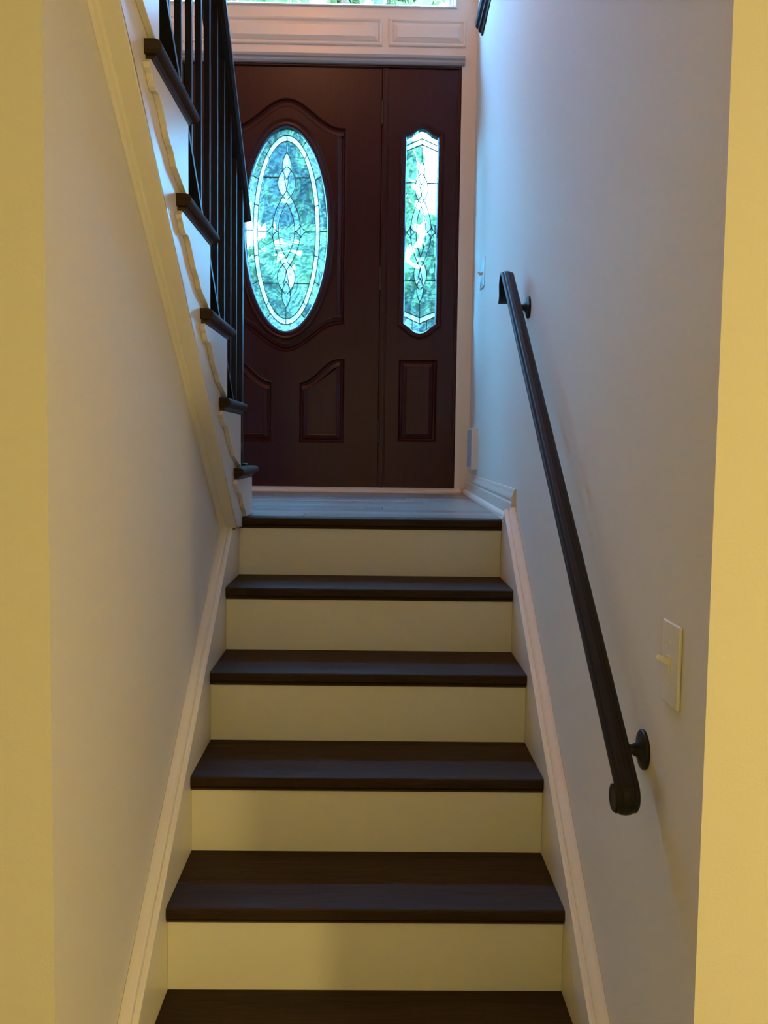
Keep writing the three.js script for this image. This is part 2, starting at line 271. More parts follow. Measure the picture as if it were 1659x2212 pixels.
const starPath = (cx, cy, w, h) => { const p = []; for (let i = 0; i < 24; i++) { const t = i / 24 * Math.PI * 2, a = Math.abs(Math.cos(t)), b = Math.abs(Math.sin(t)), r = Math.pow(Math.pow(a, 0.72) + Math.pow(b, 0.72), -1 / 0.72); p.push([cx + w * r * Math.cos(t), cy + h * r * Math.sin(t)]); } return p; };
function starShape(cx, cy, w, h, z) { return slabZ(starPath(cx, cy, w, h), z, z + 0.004); }
function glaze(parent, cx, cy, F, edge, top, zz, hBars) {
  const put = (g, m) => mesh('glass_piece', g, m, parent), pick = (a) => a[Math.floor(rnd() * a.length)];
  const K = F.K, leadParts = [], at = (f, s) => (y) => cx + s * f(y - cy);
  put(strip(at(F.c, -1), at(F.c, 1), cy - 0.134 * K, cy + 0.134 * K, zz), G.field[1]);
  for (const v of [-1, 1]) {
    const Y = (a) => cy + v * a * K, S = (l, r, a, b, m) => put(strip(l, r, Math.min(Y(a), Y(b)), Math.max(Y(a), Y(b)), zz), m);
    for (const s of [-1, 1]) {
      const R = (f, g, a, b, m) => s > 0 ? S(at(f, 1), at(g, 1), a, b, m) : S(at(g, -1), at(f, -1), a, b, m);
      R(F.c, F.o, 0.0, 0.134, G.motif[v > 0 ? 0 : 2]);
      R(F.l, F.m, 0.168, 0.308, G.motif[s * v > 0 ? 0 : 1]);
      // field panes beside the motif
      const cuts = [0, ...hBars.map((h) => h / K), top / K];
      for (let i = 0; i < cuts.length - 1; i++) R(F.m, edge, cuts[i] + 0.0001, cuts[i + 1] - 0.0001, pick(G.field));
      for (const h of hBars) leadParts.push(cameH(cx + s * F.m(h), cx + s * edge(h), cy + v * h, zz + 0.002));
      leadParts.push(came(at(F.c, s), Y(0), Y(0.134), zz + 0.002), came(at(F.o, s), Y(0), Y(0.192), zz + 0.002), came(at(F.bt, s), Y(0.152), Y(0.306), zz + 0.002), came(at(F.l, s), Y(0.246), Y(0.374), zz + 0.002));
      // ribbons carried on through the braid
      leadParts.push(came((y) => cx + s * K * 0.19 * (Math.abs(y - cy) / K - 0.192), Y(0.192), Y(0.262), zz + 0.002));
    }
    S(at(F.o, -1), at(F.o, 1), 0.134, 0.168, G.motif[1]);
    S(at(F.l, -1), at(F.l, 1), 0.247, 0.373, G.motif[v > 0 ? 1 : 0]);
    leadParts.push(came(() => cx, Y(0.374), Y(top / K), zz + 0.002, 0.0036, 2));
  }
  for (const s of [-1, 1]) { const x = cx + s * Math.min(F.o(0) + 0.001, edge(0) - 0.022), w = Math.min(0.029, edge(0) - (x - cx) * s); mesh('star_jewel', starShape(x, cy - 0.004, w, 0.034 * K, zz + 0.0045), G.bevel, parent); leadParts.push(ring(starPath(x, cy - 0.004, w + 0.0008, 0.034 * K + 0.0008), [[0, 0.003], [0, 0.0095], [0.003, 0.0095], [0.003, 0.003]], zz)); leadParts.push(cameH(x + s * w, cx + s * edge(0), cy - 0.004, zz + 0.002)); }
  return leadParts;
}
{
  const og = group('oval_glass', door, 'oval leaded glass of pale blue-green pieces with clear bevelled ring'), cy = 1.2765, zz = ZD - 0.02;
  const el = (a, b) => (Y) => a * Math.sqrt(pos(1 - (Y / b) ** 2)), inner = el(0.1415, 0.4275);
  const lead = glaze(og, CX, cy, motif(1, 1, 1), inner, 0.4274, zz, [0.255]);
  const sector = (a0, b0, a1, b1, t0, t1, n = 12) => { const p = [], q = []; for (let i = 0; i <= n; i++) { const t = t0 + (t1 - t0) * i / n; p.push([CX + a0 * Math.cos(t), cy + b0 * Math.sin(t)]); q.push([CX + a1 * Math.cos(t), cy + b1 * Math.sin(t)]); } return slabZ([...p, ...q.reverse()], zz, zz + 0.004); };
  const tIn = [Math.PI / 2, 0.93, 0.28].flatMap((t) => [t, Math.PI - t, -t, Math.PI + t]).map((t) => ((t % (2 * Math.PI)) + 2 * Math.PI) % (2 * Math.PI)).sort((a, b) => a - b).filter((t, i, a) => !i || t - a[i - 1] > 0.01);
  const tOut = [1.08, 0.57, 0].flatMap((t) => [t, Math.PI - t, -t, Math.PI + t]).map((t) => ((t % (2 * Math.PI)) + 2 * Math.PI) % (2 * Math.PI)).sort((a, b) => a - b).filter((t, i, a) => !i || t - a[i - 1] > 0.01);
  const spoke = (a0, b0, a1, b1, t) => sweep([[CX + a0 * Math.cos(t), cy + b0 * Math.sin(t), zz + 0.002], [CX + a1 * Math.cos(t), cy + b1 * Math.sin(t), zz + 0.002]], [[-0.003, -0.0018], [0.004, -0.0018], [0.004, 0.0018], [-0.003, 0.0018]], [0, 0, 1]);
  tIn.forEach((t, i) => { const u = i + 1 < tIn.length ? tIn[i + 1] : tIn[0] + 2 * Math.PI; mesh('bevel_piece', sector(0.1635, 0.455, 0.1415, 0.4275, t, u), G.bevel, og); lead.push(spoke(0.1415, 0.4275, 0.1635, 0.455, t)); });
  tOut.forEach((t, i) => { const u = i + 1 < tOut.length ? tOut[i + 1] : tOut[0] + 2 * Math.PI; mesh('border_piece', sector(OA, OB, 0.1635, 0.455, t, u), G.border[i % 3], og); lead.push(spoke(0.1635, 0.455, OA, OB, t)); });
  for (const [a, b] of [[0.1415, 0.4275], [0.1635, 0.455], [OA - 0.001, OB - 0.001]]) lead.push(ring(ellipse(a + 0.0018, b + 0.0018), [[0, -0.001], [0, 0.006], [0.0036, 0.006], [0.0036, -0.001]], zz));
  mesh('lead_came', merge(lead), M.lead, og);
}
// glazed sidelight; the one on the latch side mirrors it
function sidelight(mirror) {
  const root = group('sidelight', door, mirror ? 'sidelight on the latch side' : 'narrow sidelight with leaded glass and one sunk panel');
  const X0 = LX1 + 0.035, X1 = DX1 - 0.017, c = 0.6465, hw = 0.0765, zz = ZD - 0.02;
  const halfTop = [[hw, 1.728], [0.046, 1.741], [0.034, 1.752], [0.018, 1.765], [0, 1.769]], halfBot = [[hw, 0.834], [0.05, 0.815], [0.034, 0.80], [0.018, 0.791], [0, 0.788]];
  const outline = [...halfBot.slice().reverse(), ...halfTop, ...halfTop.slice(0, -1).reverse().map(([x, y]) => [-x, y]), ...halfBot.slice(0, -1).map(([x, y]) => [-x, y])].map(([x, y]) => [c + x, y]);
  const low = [[0.545, 0.25], [0.738, 0.25], [0.738, 0.66], [0.545, 0.66]];
  mesh('slab', uvs(slabZ([[X0, LY0], [X1, LY0], [X1, LY1], [X0, LY1]], ZD - 0.044, ZD, [outline, low]), 'y', [0.3, 0.2]), M.door, root);
  mesh('panel_moulding', uvs(ring(low, grooveProfile, ZD), 'y'), M.door, root);
  mesh('lower_panel', uvs(slabZ(inset(low, 0.0429), ZD - 0.034, ZD - 0.001), 'y'), M.door, root);
  const grow = inset(outline, -0.03);
  mesh('glass_moulding', uvs(ring(grow, [[0, -0.001], [0.002, 0.008], [0.008, 0.013], [0.018, 0.012], [0.026, 0.010], [0.031, 0.001], [0.031, -0.03]], ZD), 'y'), M.door, root);
  const cy = 1.282, topOf = (Y) => hw - 0.0005, lead = glaze(root, c, cy, motif(0.58, 0.915, 0.73), topOf, 0.385, zz, [0.235]);
  // chevron bevels and border pieces at top and bottom
  for (const v of [-1, 1]) {
    const y = (d) => cy + v * d;
    for (const s of [-1, 1]) {
      const poly = (pts, m, n) => mesh(n, slabZ((s * v > 0 ? pts : pts.slice().reverse()).map(([x, d]) => [c + s * x, y(d)]), zz, zz + 0.004), m, root);
      poly([[0.0, 0.3855], [hw, 0.3855], [hw, 0.386], [0.0, 0.418]], G.field[0], 'glass_piece');
      poly([[0.0, 0.4185], [hw, 0.3865], [hw, 0.412], [0.0, 0.446]], G.bevel, 'bevel_piece');
      const e = (v > 0 ? halfTop : halfBot).map(([x, Y]) => [x, Math.abs(Y - cy)]);
      poly([[0.0, 0.4465], [hw, 0.4125], ...e.map(([x, d]) => [x, d])], G.border[s > 0 ? 0 : 1], 'border_piece');
      for (const [a, b] of [[0.4182, 0.3862], [0.4462, 0.4122]]) lead.push(sweep([[c, y(a), zz + 0.002], [c + s * hw, y(b), zz + 0.002]], [[-0.003, -0.0018], [0.004, -0.0018], [0.004, 0.0018], [-0.003, 0.0018]], [0, 0, 1]));
      lead.push(came(() => c + s * 0.036, y(0.431), y(v > 0 ? 0.468 : 0.48), zz + 0.002, 0.003, 2));
    }
    lead.push(came(() => c, y(0.385), y(0.446), zz + 0.002, 0.0036, 2));
  }
  mesh('lead_came', merge(lead), M.lead, root);
  if (mirror) { for (const m of root.children) { const g = m.geometry.clone(), p = g.attributes.position, q = g.index ? g.toNonIndexed() : g; const P = q.attributes.position; for (let i = 0; i < P.count; i++) P.setX(i, -0.032 - P.getX(i)); for (let i = 0; i < P.count; i += 3) for (const k of ['position', 'uv']) { const A = q.attributes[k]; if (!A) continue; for (let e = 0; e < A.itemSize; e++) { const t = A.getComponent(i + 1, e); A.setComponent(i + 1, e, A.getComponent(i + 2, e)); A.setComponent(i + 2, e, t); } } q.computeVertexNormals(); m.geometry = q; } }
}
sidelight(false); sidelight(true);

// grey drip cap, panelled frieze and the window above the door
{
  const cap = structure('trim_1', 'grey moulded cap along the top of the door');
  mesh('moulding', uvs(slabX([[ZF, 2.064], [ZF + 0.012, 2.064], [ZF + 0.02, 2.072], [ZF + 0.022, 2.082], [ZF + 0.03, 2.088], [ZF + 0.032, 2.1], [ZF, 2.1]], DX0 - 0.012, DX1 + 0.012)), M.cap, cap);
  const fr = structure('trim_2', 'white raised panels between the door and the window above');
  const raised = [[0, 0], [0.001, 0.006], [0.006, 0.010], [0.012, 0.009], [0.016, 0.004], [0.02, 0.002], [0.024, 0.007], [0.04, 0.0155], [0.041, 0.0165]];
  for (const [a, b] of [[-0.472, 0.446], [0.476, 0.848], [-0.876, -0.502]]) {
    const y0 = 2.149, y1 = 2.279, R = [[a, y0], [b, y0], [b, y1], [a, y1]], g = group('panel', fr);
    mesh('moulding', ring(R, raised, ZF), M.trim, g);
    mesh('field', box(a + 0.04, b - 0.04, y0 + 0.04, y1 - 0.04, ZF - 0.001, ZF + 0.0165), M.trim, g);
  }
  const win = structure('window_1', 'wide white framed window above the door');
  const R = [[TX0, TY0], [TX1, TY0], [TX1, TY1], [TX0, TY1]];
  mesh('frame', ring(R, [[0, 0.0], [0.0, 0.01], [0.004, 0.012], [0.012, 0.004], [0.014, -0.03], [0.02, -0.03], [0.022, -0.05], [0.034, -0.055], [0.036, -0.1], [0, -0.1]], ZF), M.trim, win);
  for (const [a, b] of [[TX0 + 0.034, -0.29], [-0.262, 0.245], [0.273, TX1 - 0.034]]) mesh('pane', box(a, b, TY0 + 0.034, TY1 - 0.034, ZF - 0.082, ZF - 0.078), G.clear, win);
  for (const x of [-0.276, 0.259]) mesh('muntin', box(x - 0.014, x + 0.014, TY0 + 0.033, TY1 - 0.033, ZF - 0.1, ZF - 0.06, 0.003), M.trim, win);
}

// ------------------------------------------------------------------ lower flight of stairs
{
  const st = thing('staircase', 'straight flight of dark stained treads and cream risers leading down from the door landing', 'stairs');
  const T = 0.0346;
  for (let k = 0; k < 7; k++) {
    const zf = k * RUN, y = -k * RISE, zb = k ? (k - 1) * RUN - 0.02 : -0.071;
    const nose = []; for (let i = 0; i <= 8; i++) { const a = Math.PI / 2 - i / 8 * Math.PI, r = 0.0055; nose.push([zf - r + r * Math.cos(a), y + (i < 4 ? -r : i > 4 ? -0.025 + r : -0.0125) + r * Math.sin(a)]); }
    const g = slabX([[zb, y], ...nose, [zb, y - 0.025]], 0.0005, W - 0.0005);
    const t = mesh('tread', uvs(g, 'x', [rnd() * 5, rnd() * 5]), M.tread, st);
    const cove = [[zf - 0.05, y - 0.0255], [zf - 0.002, y - 0.0255], [zf - 0.004, y - 0.029], [zf - 0.008, y - 0.0325], [zf - 0.010, y - T], [zf - 0.05, y - T]];
    mesh('cove_moulding', uvs(slabX(cove, 0.0007, W - 0.0007), 'x', [rnd() * 5, rnd()]), M.treadEdge, t, 'moulding under the nosing');
    mesh('riser', uvs(box(0.0005, W - 0.0005, -(k + 1) * RISE, y - 0.026, zf - 0.033, zf - 0.015), 'x', [rnd(), rnd()]), M.riser, st);
  }
  // skirt boards with a moulded cap, left and right
  const line = (z, d) => -0.705 * z + d;
  for (const s of [-1, 1]) {
    const xi = s < 0 ? 0 : W, xo = s < 0 ? XL : XR, z0 = s < 0 ? 0.118 : 0.035, z1 = 1.72, sk = group('skirt_board', st);
    const zz1 = s < 0 ? 1.592 : 1.678;
    const lo = (z) => Math.max(FLOOR, line(z, -0.34));
    mesh('board', uvs(slabX([[z0, line(z0, 0.052)], [z0, s < 0 ? -0.032 : -0.004], [-0.07, s < 0 ? -0.032 : -0.004], [-0.07, line(0, -0.3)], [0, line(0, -0.34)], [1.3, line(1.3, -0.34)], [zz1, FLOOR], [zz1, line(zz1, 0.052)]], Math.min(xi, xo), Math.max(xi, xo)), 'z'), M.trim, sk);
    // cap profile across (from the stair side to the wall), swept along the slope
    const ax = xi, d = (xo - xi), prof = [[0, 0.0], [0.0, 0.006], [0.12, 0.010], [0.30, 0.0115], [0.34, 0.0085], [0.42, 0.0085], [0.50, 0.014], [0.8, 0.0165], [0.97, 0.0165], [1.0, 0.014], [1.0, 0]];
    const pos = [], Pt = (i, z) => [ax + prof[i][0] * d, line(z, 0.052) + prof[i][1], z];
    for (let i = 0; i < prof.length - 1; i++) { const A = Pt(i, z0), B = Pt(i, zz1), C = Pt(i + 1, zz1), D = Pt(i + 1, z0); if (s > 0) pos.push(...A, ...C, ...B, ...A, ...D, ...C); else pos.push(...A, ...B, ...C, ...A, ...C, ...D); }
    for (const z of [z0, zz1]) for (let i = 1; i < prof.length - 1; i++) pos.push(...Pt(0, z), ...Pt(i, z), ...Pt(i + 1, z));
    const g = new THREE.BufferGeometry(); g.setAttribute('position', new THREE.Float32BufferAttribute(pos, 3)); g.computeVertexNormals();
    mesh('cap_moulding', uvs(g, 'z'), M.trim, sk);
  }
}

// ------------------------------------------------------------------ upper flight, rising towards the viewer on the left
{
  const st = thing('staircase', 'open-sided upper flight with dark treads and white scroll brackets, rising on the left', 'stairs');
  const N = 7, saw = [[uz(1), 0.0]];
  for (let j = 1; j <= N; j++) { saw.push([uz(j), uy(j) - 0.0362]); if (j < N) saw.push([uz(j + 1) , uy(j) - 0.0362]); }
  saw.push([1.70, uy(N) - 0.0362], [1.70, 0.745 * 1.70 - 0.11], [0.118, 0.745 * 0.118 - 0.11], [0.0, -0.030], [0.0, -0.0005]);
  mesh('stringer', uvs(slabX(saw, -0.028, XS), 'z'), M.trim, st);
  // soffit moulding that joins the string to the wall below
  {
    const prof = [[XS, -0.105], [XS, -0.1105], [XS - 0.002, -0.1125], [-0.022, -0.1125], [-0.0225, -0.1165], [-0.0255, -0.1195], [-0.031, -0.121], [-0.035, -0.124], [-0.0366, -0.130], [-0.0366, -0.095], [-0.0285, -0.095], [-0.0285, -0.105]];
    const pos = [], z0 = 0.118, z1 = 1.70, Pt = (i, z) => [prof[i % prof.length][0], 0.745 * z + prof[i % prof.length][1], z];
    for (let i = 0; i < prof.length; i++) { const A = Pt(i, z0), B = Pt(i, z1), C = Pt(i + 1, z1), D = Pt(i + 1, z0); pos.push(...A, ...B, ...C, ...A, ...C, ...D); }
    for (const z of [z0, z1]) for (let i = 1; i < prof.length - 1; i++) pos.push(...Pt(0, z), ...Pt(i, z), ...Pt(i + 1, z));
    const g = new THREE.BufferGeometry(); g.setAttribute('position', new THREE.Float32BufferAttribute(pos, 3)); g.computeVertexNormals();
    mesh('soffit_moulding', uvs(g, 'z'), M.trim, st);
  }
  const edge = [[0.343, -0.050], [0.335, -0.058], [0.321, -0.064], [0.312, -0.074], [0.302, -0.083], [0.292, -0.088], [0.280, -0.084], [0.266, -0.084], [0.252, -0.091], [0.236, -0.102], [0.218, -0.119], [0.202, -0.136], [0.188, -0.149], [0.172, -0.158], [0.157, -0.163], [0.145, -0.170], [0.134, -0.181], [0.124, -0.191]];
  const nose = (z, y, up = 1) => { const p = []; for (let i = 0; i <= 8; i++) { const a = -Math.PI / 2 - i / 8 * Math.PI; p.push([z + 0.0125 + 0.0125 * Math.cos(a), y - 0.0135 + 0.0125 * Math.sin(a)]); } return p; };
  for (let j = 1; j <= N; j++) {
    const z = uz(j), y = uy(j), zb = j < N ? uz(j + 1) + 0.015 : 1.70;
    const body = slabX([[zb, y - 0.026], ...nose(z - 0.03, y), [zb, y]].reverse(), XF + 0.002, XS - 0.0002);
    const t = mesh('tread', uvs(body, 'x', [rnd() * 4, rnd() * 4]), M.tread, st);
    // return nosing along the open end
    const zr = j < N ? uz(j + 1) + 0.066 : 1.70, rp = [];
    for (let i = 0; i <= 8; i++) { const a = Math.PI / 2 - i / 8 * Math.PI; rp.push([XS + 0.0185 + 0.0125 * Math.cos(a), y - 0.0135 + 0.0125 * Math.sin(a)]); }
    const rg = slabZ([[XS, y - 0.026], ...rp.slice().reverse(), [XS, y - 0.001]], z - 0.0299, zr, [], 0.002);
    mesh('return_nosing', uvs(rg, 'z', [rnd() * 4, rnd() * 4]), M.tread, t);
    const cv = slabZ([[XS, y - 0.036], [XS + 0.012, y - 0.036], [XS + 0.014, y - 0.031], [XS + 0.019, y - 0.0265], [XS, y - 0.0265]], z - 0.012, zr - 0.012);
    const cf = slabX([[z + 0.02, y - 0.0265], [z - 0.018, y - 0.0265], [z - 0.012, y - 0.036], [z + 0.02, y - 0.036]].reverse(), XF + 0.01, XS - 0.0002);
    mesh('cove_moulding', uvs(merge([cv, cf]), 'z'), M.treadEdge, t);
    mesh('riser', uvs(box(XF + 0.002, -0.0285, j > 1 ? uy(j - 1) + 0.0005 : 0.0, y - 0.027, z + 0.0005, z + 0.016), 'x'), M.trim, st);
    const cut = 1.66 - z, poly = [[0.001, -0.0365], ...(j < N ? [[0.328, -0.0365], ...edge] : [[0.25, -0.0365], [0.25, -0.1], ...edge.slice(9)]), [0.001, -0.191]];
    if (j === 1) for (const p of poly) p[1] = -0.0365 + (p[1] + 0.0365) * 0.79;
    mesh('scroll_bracket', uvs(slabX(poly.map(([a, b]) => [z + a, y + b]).reverse(), XS + 0.0001, XS + 0.0125, undefined, 0.0015), 'z'), M.trim, st);
  }
}
// iron balustrade of the upper flight
{
  const r = thing('stair_railing', 'black iron balustrade with thin square balusters on the open side of the upper flight', 'railing');
  const low = (z) => 0.831 * z + 0.315, high = (z) => 0.833 * z + 1.170, xr = -0.022;
  mesh('handrail', sweep([[xr, high(-0.232) - 0.006, -0.232], [xr, high(-0.215), -0.215], ...Array.from({ length: 12 }, (_, i) => { const z = -0.2 + i * 0.17; return [xr, high(z), z]; })], [[-0.040, -0.012], [0.029, -0.012], [0.0295, 0.006], [0.022, 0.013], [0.010, 0.016], [-0.020, 0.016], [-0.033, 0.013], [-0.0405, 0.006]], [1, 0, 0]), M.iron, r);
  mesh('bottom_rail', sweep(Array.from({ length: 10 }, (_, i) => { const z = -0.14 + i * 0.2; return [xr, low(z), z]; }), [[-0.015, -0.007], [0.015, -0.007], [0.015, 0.007], [-0.015, 0.007]], [1, 0, 0]), M.iron, r);
  mesh('newel_post', merge([box(xr - 0.015, xr + 0.015, uy(1), high(-0.145) - 0.006, -0.160, -0.130, 0.002), box(xr - 0.028, xr + 0.028, uy(1), uy(1) + 0.006, -0.173, -0.117, 0.002)]), M.iron, r);
  for (let i = 0; i < 13; i++) { const z = -0.05 + i * 0.1195; mesh('baluster', box(xr - 0.0078, xr + 0.0078, low(z) + 0.004, high(z) - 0.008, z - 0.0078, z + 0.0078, 0.0012), M.iron, r); }
  // upper newel where the flight reaches the hall
  mesh('newel_post', box(xr - 0.015, xr + 0.015, UP, high(1.53) - 0.006, 1.515, 1.545, 0.002), M.iron, r);
}

// ------------------------------------------------------------------ wall handrail on the right
{
  const r = thing('wall_handrail', 'black iron handrail with scrolled ends fixed to the right wall', 'handrail');
  const xr = 0.815, EL = 1.509, EU = 0.108, ln = (z) => -0.737 * z + 0.824, path = [];
  const th = Math.atan(0.737);
  // lower scroll, curling under
  { const z = EL, y = ln(z), nx = -Math.sin(th), ny = -Math.cos(th); const sc = [];
    for (let i = 0; i <= 26; i++) { const a = i / 26 * 5.2, rad = 0.028 - 0.0026 * a, cz = z + nx * 0.028, cy = y + ny * 0.028; const b = Math.PI / 2 - th - a; sc.push([xr, cy + rad * Math.sin(b), cz + rad * Math.cos(b)]); }
    path.push(...sc.reverse()); }
  for (let i = 1; i < 14; i++) { const z = EL - i * 0.1; path.push([xr, ln(z), z]); }
  // upper end bends over and turns down
  { const z = EU, y = ln(z), nx = -Math.sin(th), ny = -Math.cos(th), cz = z + nx * 0.032, cy = y + ny * 0.032; path.push([xr, y, z]);
    for (let i = 1; i <= 14; i++) { const a = i / 14 * 2.5, b = Math.PI / 2 - th + a; path.push([xr, cy + 0.032 * Math.sin(b), cz + 0.032 * Math.cos(b)]); }
    const e = path[path.length - 1]; path.push([xr, e[1] - 0.022, e[2] + 0.006], [xr, e[1] - 0.033, e[2] - 0.001], [xr, e[1] - 0.038, e[2] - 0.011]); }
  const pf = [[-0.0185, -0.0055], [0.0185, -0.0055], [0.0185, 0.001], [0.0155, 0.0035], [0.0105, 0.0035], [0.008, 0.0058], [0.0, 0.0068], [-0.008, 0.0058], [-0.0105, 0.0035], [-0.0155, 0.0035], [-0.0185, 0.001]];
  mesh('rail', uvs(sweep(path, pf, [1, 0, 0]), 'z'), M.ironRail, r);
  { const nx = -Math.sin(th) * 0.028, ny = -Math.cos(th) * 0.028, g = new THREE.CylinderGeometry(0.0185, 0.0185, 0.036, 28); g.rotateZ(Math.PI / 2); g.translate(xr, ln(EL) + ny, EL + nx); mesh('scroll_eye', g, M.iron, r); }
  for (const [z, y] of [[0.19, 0.636], [1.417, -0.262]]) {
    const b = group('bracket', r), lathe = new THREE.LatheGeometry([[0.0001, 0], [0.0325, 0], [0.0325, 0.004], [0.030, 0.006], [0.020, 0.0085], [0.012, 0.012], [0.010, 0.018], [0.0001, 0.02]].map((p) => new THREE.Vector2(...p)), 40);
    lathe.rotateZ(Math.PI / 2); lathe.translate(XR - 0.0002, y, z); mesh('rose', lathe, M.iron, b);
    const curve = new THREE.CatmullRomCurve3([[XR - 0.018, y, z], [xr + 0.026, y, z], [xr + 0.010, y + 0.004, z - 0.001], [xr, y + 0.018, z - 0.002], [xr, ln(z) - 0.006, z]].map((p) => new THREE.Vector3(...p)));
    mesh('arm', new THREE.TubeGeometry(curve, 30, 0.0085, 12), M.iron, b);
    const sd = box(-0.012, 0.012, -0.004, 0, -0.03, 0.03, 0.0015); sd.rotateX(th); sd.translate(xr, ln(z) - 0.0065, z); mesh('saddle_plate', sd, M.iron, b);
  }
}
// dark wood ledge high on the right wall
{
  const l = thing('wall_ledge', 'dark stained moulded wood ledge high on the right wall near the entrance', 'ledge');
  const x0 = XR, y = 2.078, pr = [[0.03, 0], [-0.004, 0], [-0.008, 0.012], [-0.018, 0.018], [-0.020, 0.028], [-0.030, 0.036], [-0.034, 0.05], [-0.034, 0.06], [-0.03, 0.064], [0.03, 0.064]];
  const sh = shapeOf(pr.map(([a, b]) => [a, b])), g = new THREE.ExtrudeGeometry(sh, { depth: 2.95, bevelEnabled: false });
  g.translate(0, y, 0); g.rotateY(-0.0203 * 0.5); g.translate(0.893, 0, -1.39);
  mesh('board', uvs(g, 'z'), M.tread, l);
}
// light switch beside the lower end of the handrail
{
  const s = thing('light_switch', 'white single toggle light switch on the right wall beside the lower end of the handrail', 'switch', [XR, -0.089, 1.543]); s.scale.setScalar(1.06);
  const pl = new RoundedBoxGeometry(0.0055, 0.117, 0.072, 4, 0.0026); pl.translate(-0.0028, 0, 0); mesh('cover_plate', pl, M.plastic, s);
  const tg = merge([box(-0.0085, -0.0054, -0.012, 0.012, -0.0052, 0.0052, 0.001)]); mesh('collar', tg, M.plastic, s);
  const lever = new RoundedBoxGeometry(0.020, 0.0075, 0.0062, 3, 0.002); lever.rotateZ(-0.5); lever.translate(-0.015, 0.006, 0); mesh('toggle', lever, M.plastic, s);
  for (const y of [-0.03, 0.03]) { const c = new THREE.CylinderGeometry(0.0032, 0.0032, 0.0018, 12); c.rotateZ(Math.PI / 2); c.translate(-0.006, y, 0); mesh('screw', c, M.plastic, s); }
}
// double switch by the door
{
  const X = (z) => XR + (XRF - XR) * (-z / 1.82), z = -1.14, s = thing('light_switch', 'shiny double toggle switch plate on the right wall near the entrance door', 'switch', [X(z), 0.978, z]); s.rotation.y = 0.0203;
  const pl = new RoundedBoxGeometry(0.006, 0.125, 0.12, 4, 0.0026); pl.translate(-0.003, 0, 0); mesh('cover_plate', pl, M.metalPlate, s);
  for (const d of [-0.023, 0.023]) { const lever = new RoundedBoxGeometry(0.022, 0.008, 0.0066, 3, 0.002); lever.rotateZ(d > 0 ? 0.5 : -0.5); lever.translate(-0.013, d > 0 ? -0.005 : 0.005, d); mesh('toggle', lever, M.plastic, s); }
}
// shallow white box above the baseboard in the corner by the door
{
  const X = (z) => XR + (XRF - XR) * (-z / 1.82), z = -1.32, s = thing('wall_box', 'shallow white wall box above the baseboard in the corner by the door', 'wall box', [X(z), 0.222, z]); s.rotation.y = 0.0203;
  mesh('casing', (() => { const g = new RoundedBoxGeometry(0.03, 0.19, 0.16, 3, 0.003); g.translate(-0.015, 0, 0); return g; })(), M.plastic, s);
  mesh('face_plate', (() => { const g = new RoundedBoxGeometry(0.003, 0.165, 0.135, 2, 0.001); g.translate(-0.031, 0, 0); return g; })(), M.grey, s);
}

// ------------------------------------------------------------------ lamps (outside the frame, where their light comes from)
{
  const p = [2.4, -0.02, 3.56], l = thing('floor_lamp', 'floor lamp with a frosted globe in the lower room', 'lamp', [p[0], FLOOR, p[2]]);
  const base = new THREE.LatheGeometry([[0.0001, 0], [0.15, 0], [0.15, 0.012], [0.12, 0.022], [0.02, 0.03], [0.0001, 0.032]].map((q) => new THREE.Vector2(...q)), 40); mesh('base', base, M.iron, l);
  const H = p[1] - FLOOR; mesh('pole', (() => { const g = new THREE.CylinderGeometry(0.011, 0.011, H - 0.14, 16); g.translate(0, (H - 0.14) / 2 + 0.025, 0); return g; })(), M.iron, l);
  const gl = new THREE.SphereGeometry(0.115, 32, 20); gl.translate(0, H, 0); mesh('globe', gl, M.glow, l);
  const L = new THREE.PointLight(WARM, LAMP_LOW); L.position.set(0, H, 0); L.shadow.radius = 4.5; L.castShadow = true; L.name = 'floor_lamp_bulb'; l.add(L);
}
{
  const p = [-0.03, 3.05, 0.25], l = thing('pendant_lamp', 'pendant lamp hanging in the stair hall', 'lamp', p);
  const gl = new THREE.SphereGeometry(0.12, 32, 20); mesh('globe', gl, M.glow, l);
  mesh('stem', (() => { const g = new THREE.CylinderGeometry(0.006, 0.006, TOP - p[1] - 0.12, 12); g.translate(0, (TOP - p[1] - 0.12) / 2 + 0.12, 0); return g; })(), M.iron, l);
  mesh('canopy', (() => { const g = new THREE.CylinderGeometry(0.06, 0.065, 0.025, 24); g.translate(0, TOP - p[1] - 0.0125, 0); return g; })(), M.iron, l);
  const L = new THREE.PointLight(WARM_UP, LAMP_HIGH); L.shadow.radius = 4.5; L.castShadow = true; L.name = 'pendant_bulb'; l.add(L);
}

{
  const l = thing('ceiling_light', 'round ceiling light of the lower room behind the viewer', 'lamp', [0.1, SLAB, 4.5]);
  mesh('base', (() => { const g = new THREE.CylinderGeometry(0.16, 0.16, 0.025, 40); g.translate(0, -0.0125, 0); return g; })(), M.plastic, l);
  const gl = new THREE.SphereGeometry(0.15, 32, 12, 0, Math.PI * 2, Math.PI / 2, Math.PI / 2); gl.scale(1, 0.5, 1); gl.translate(0, -0.025, 0); mesh('diffuser', gl, M.glow, l);
  const L = new THREE.PointLight(WARM_ROOM, LAMP_ROOM); L.position.set(0, -0.16, 0); L.shadow.radius = 5; L.castShadow = true; L.name = 'ceiling_bulb'; l.add(L);
}

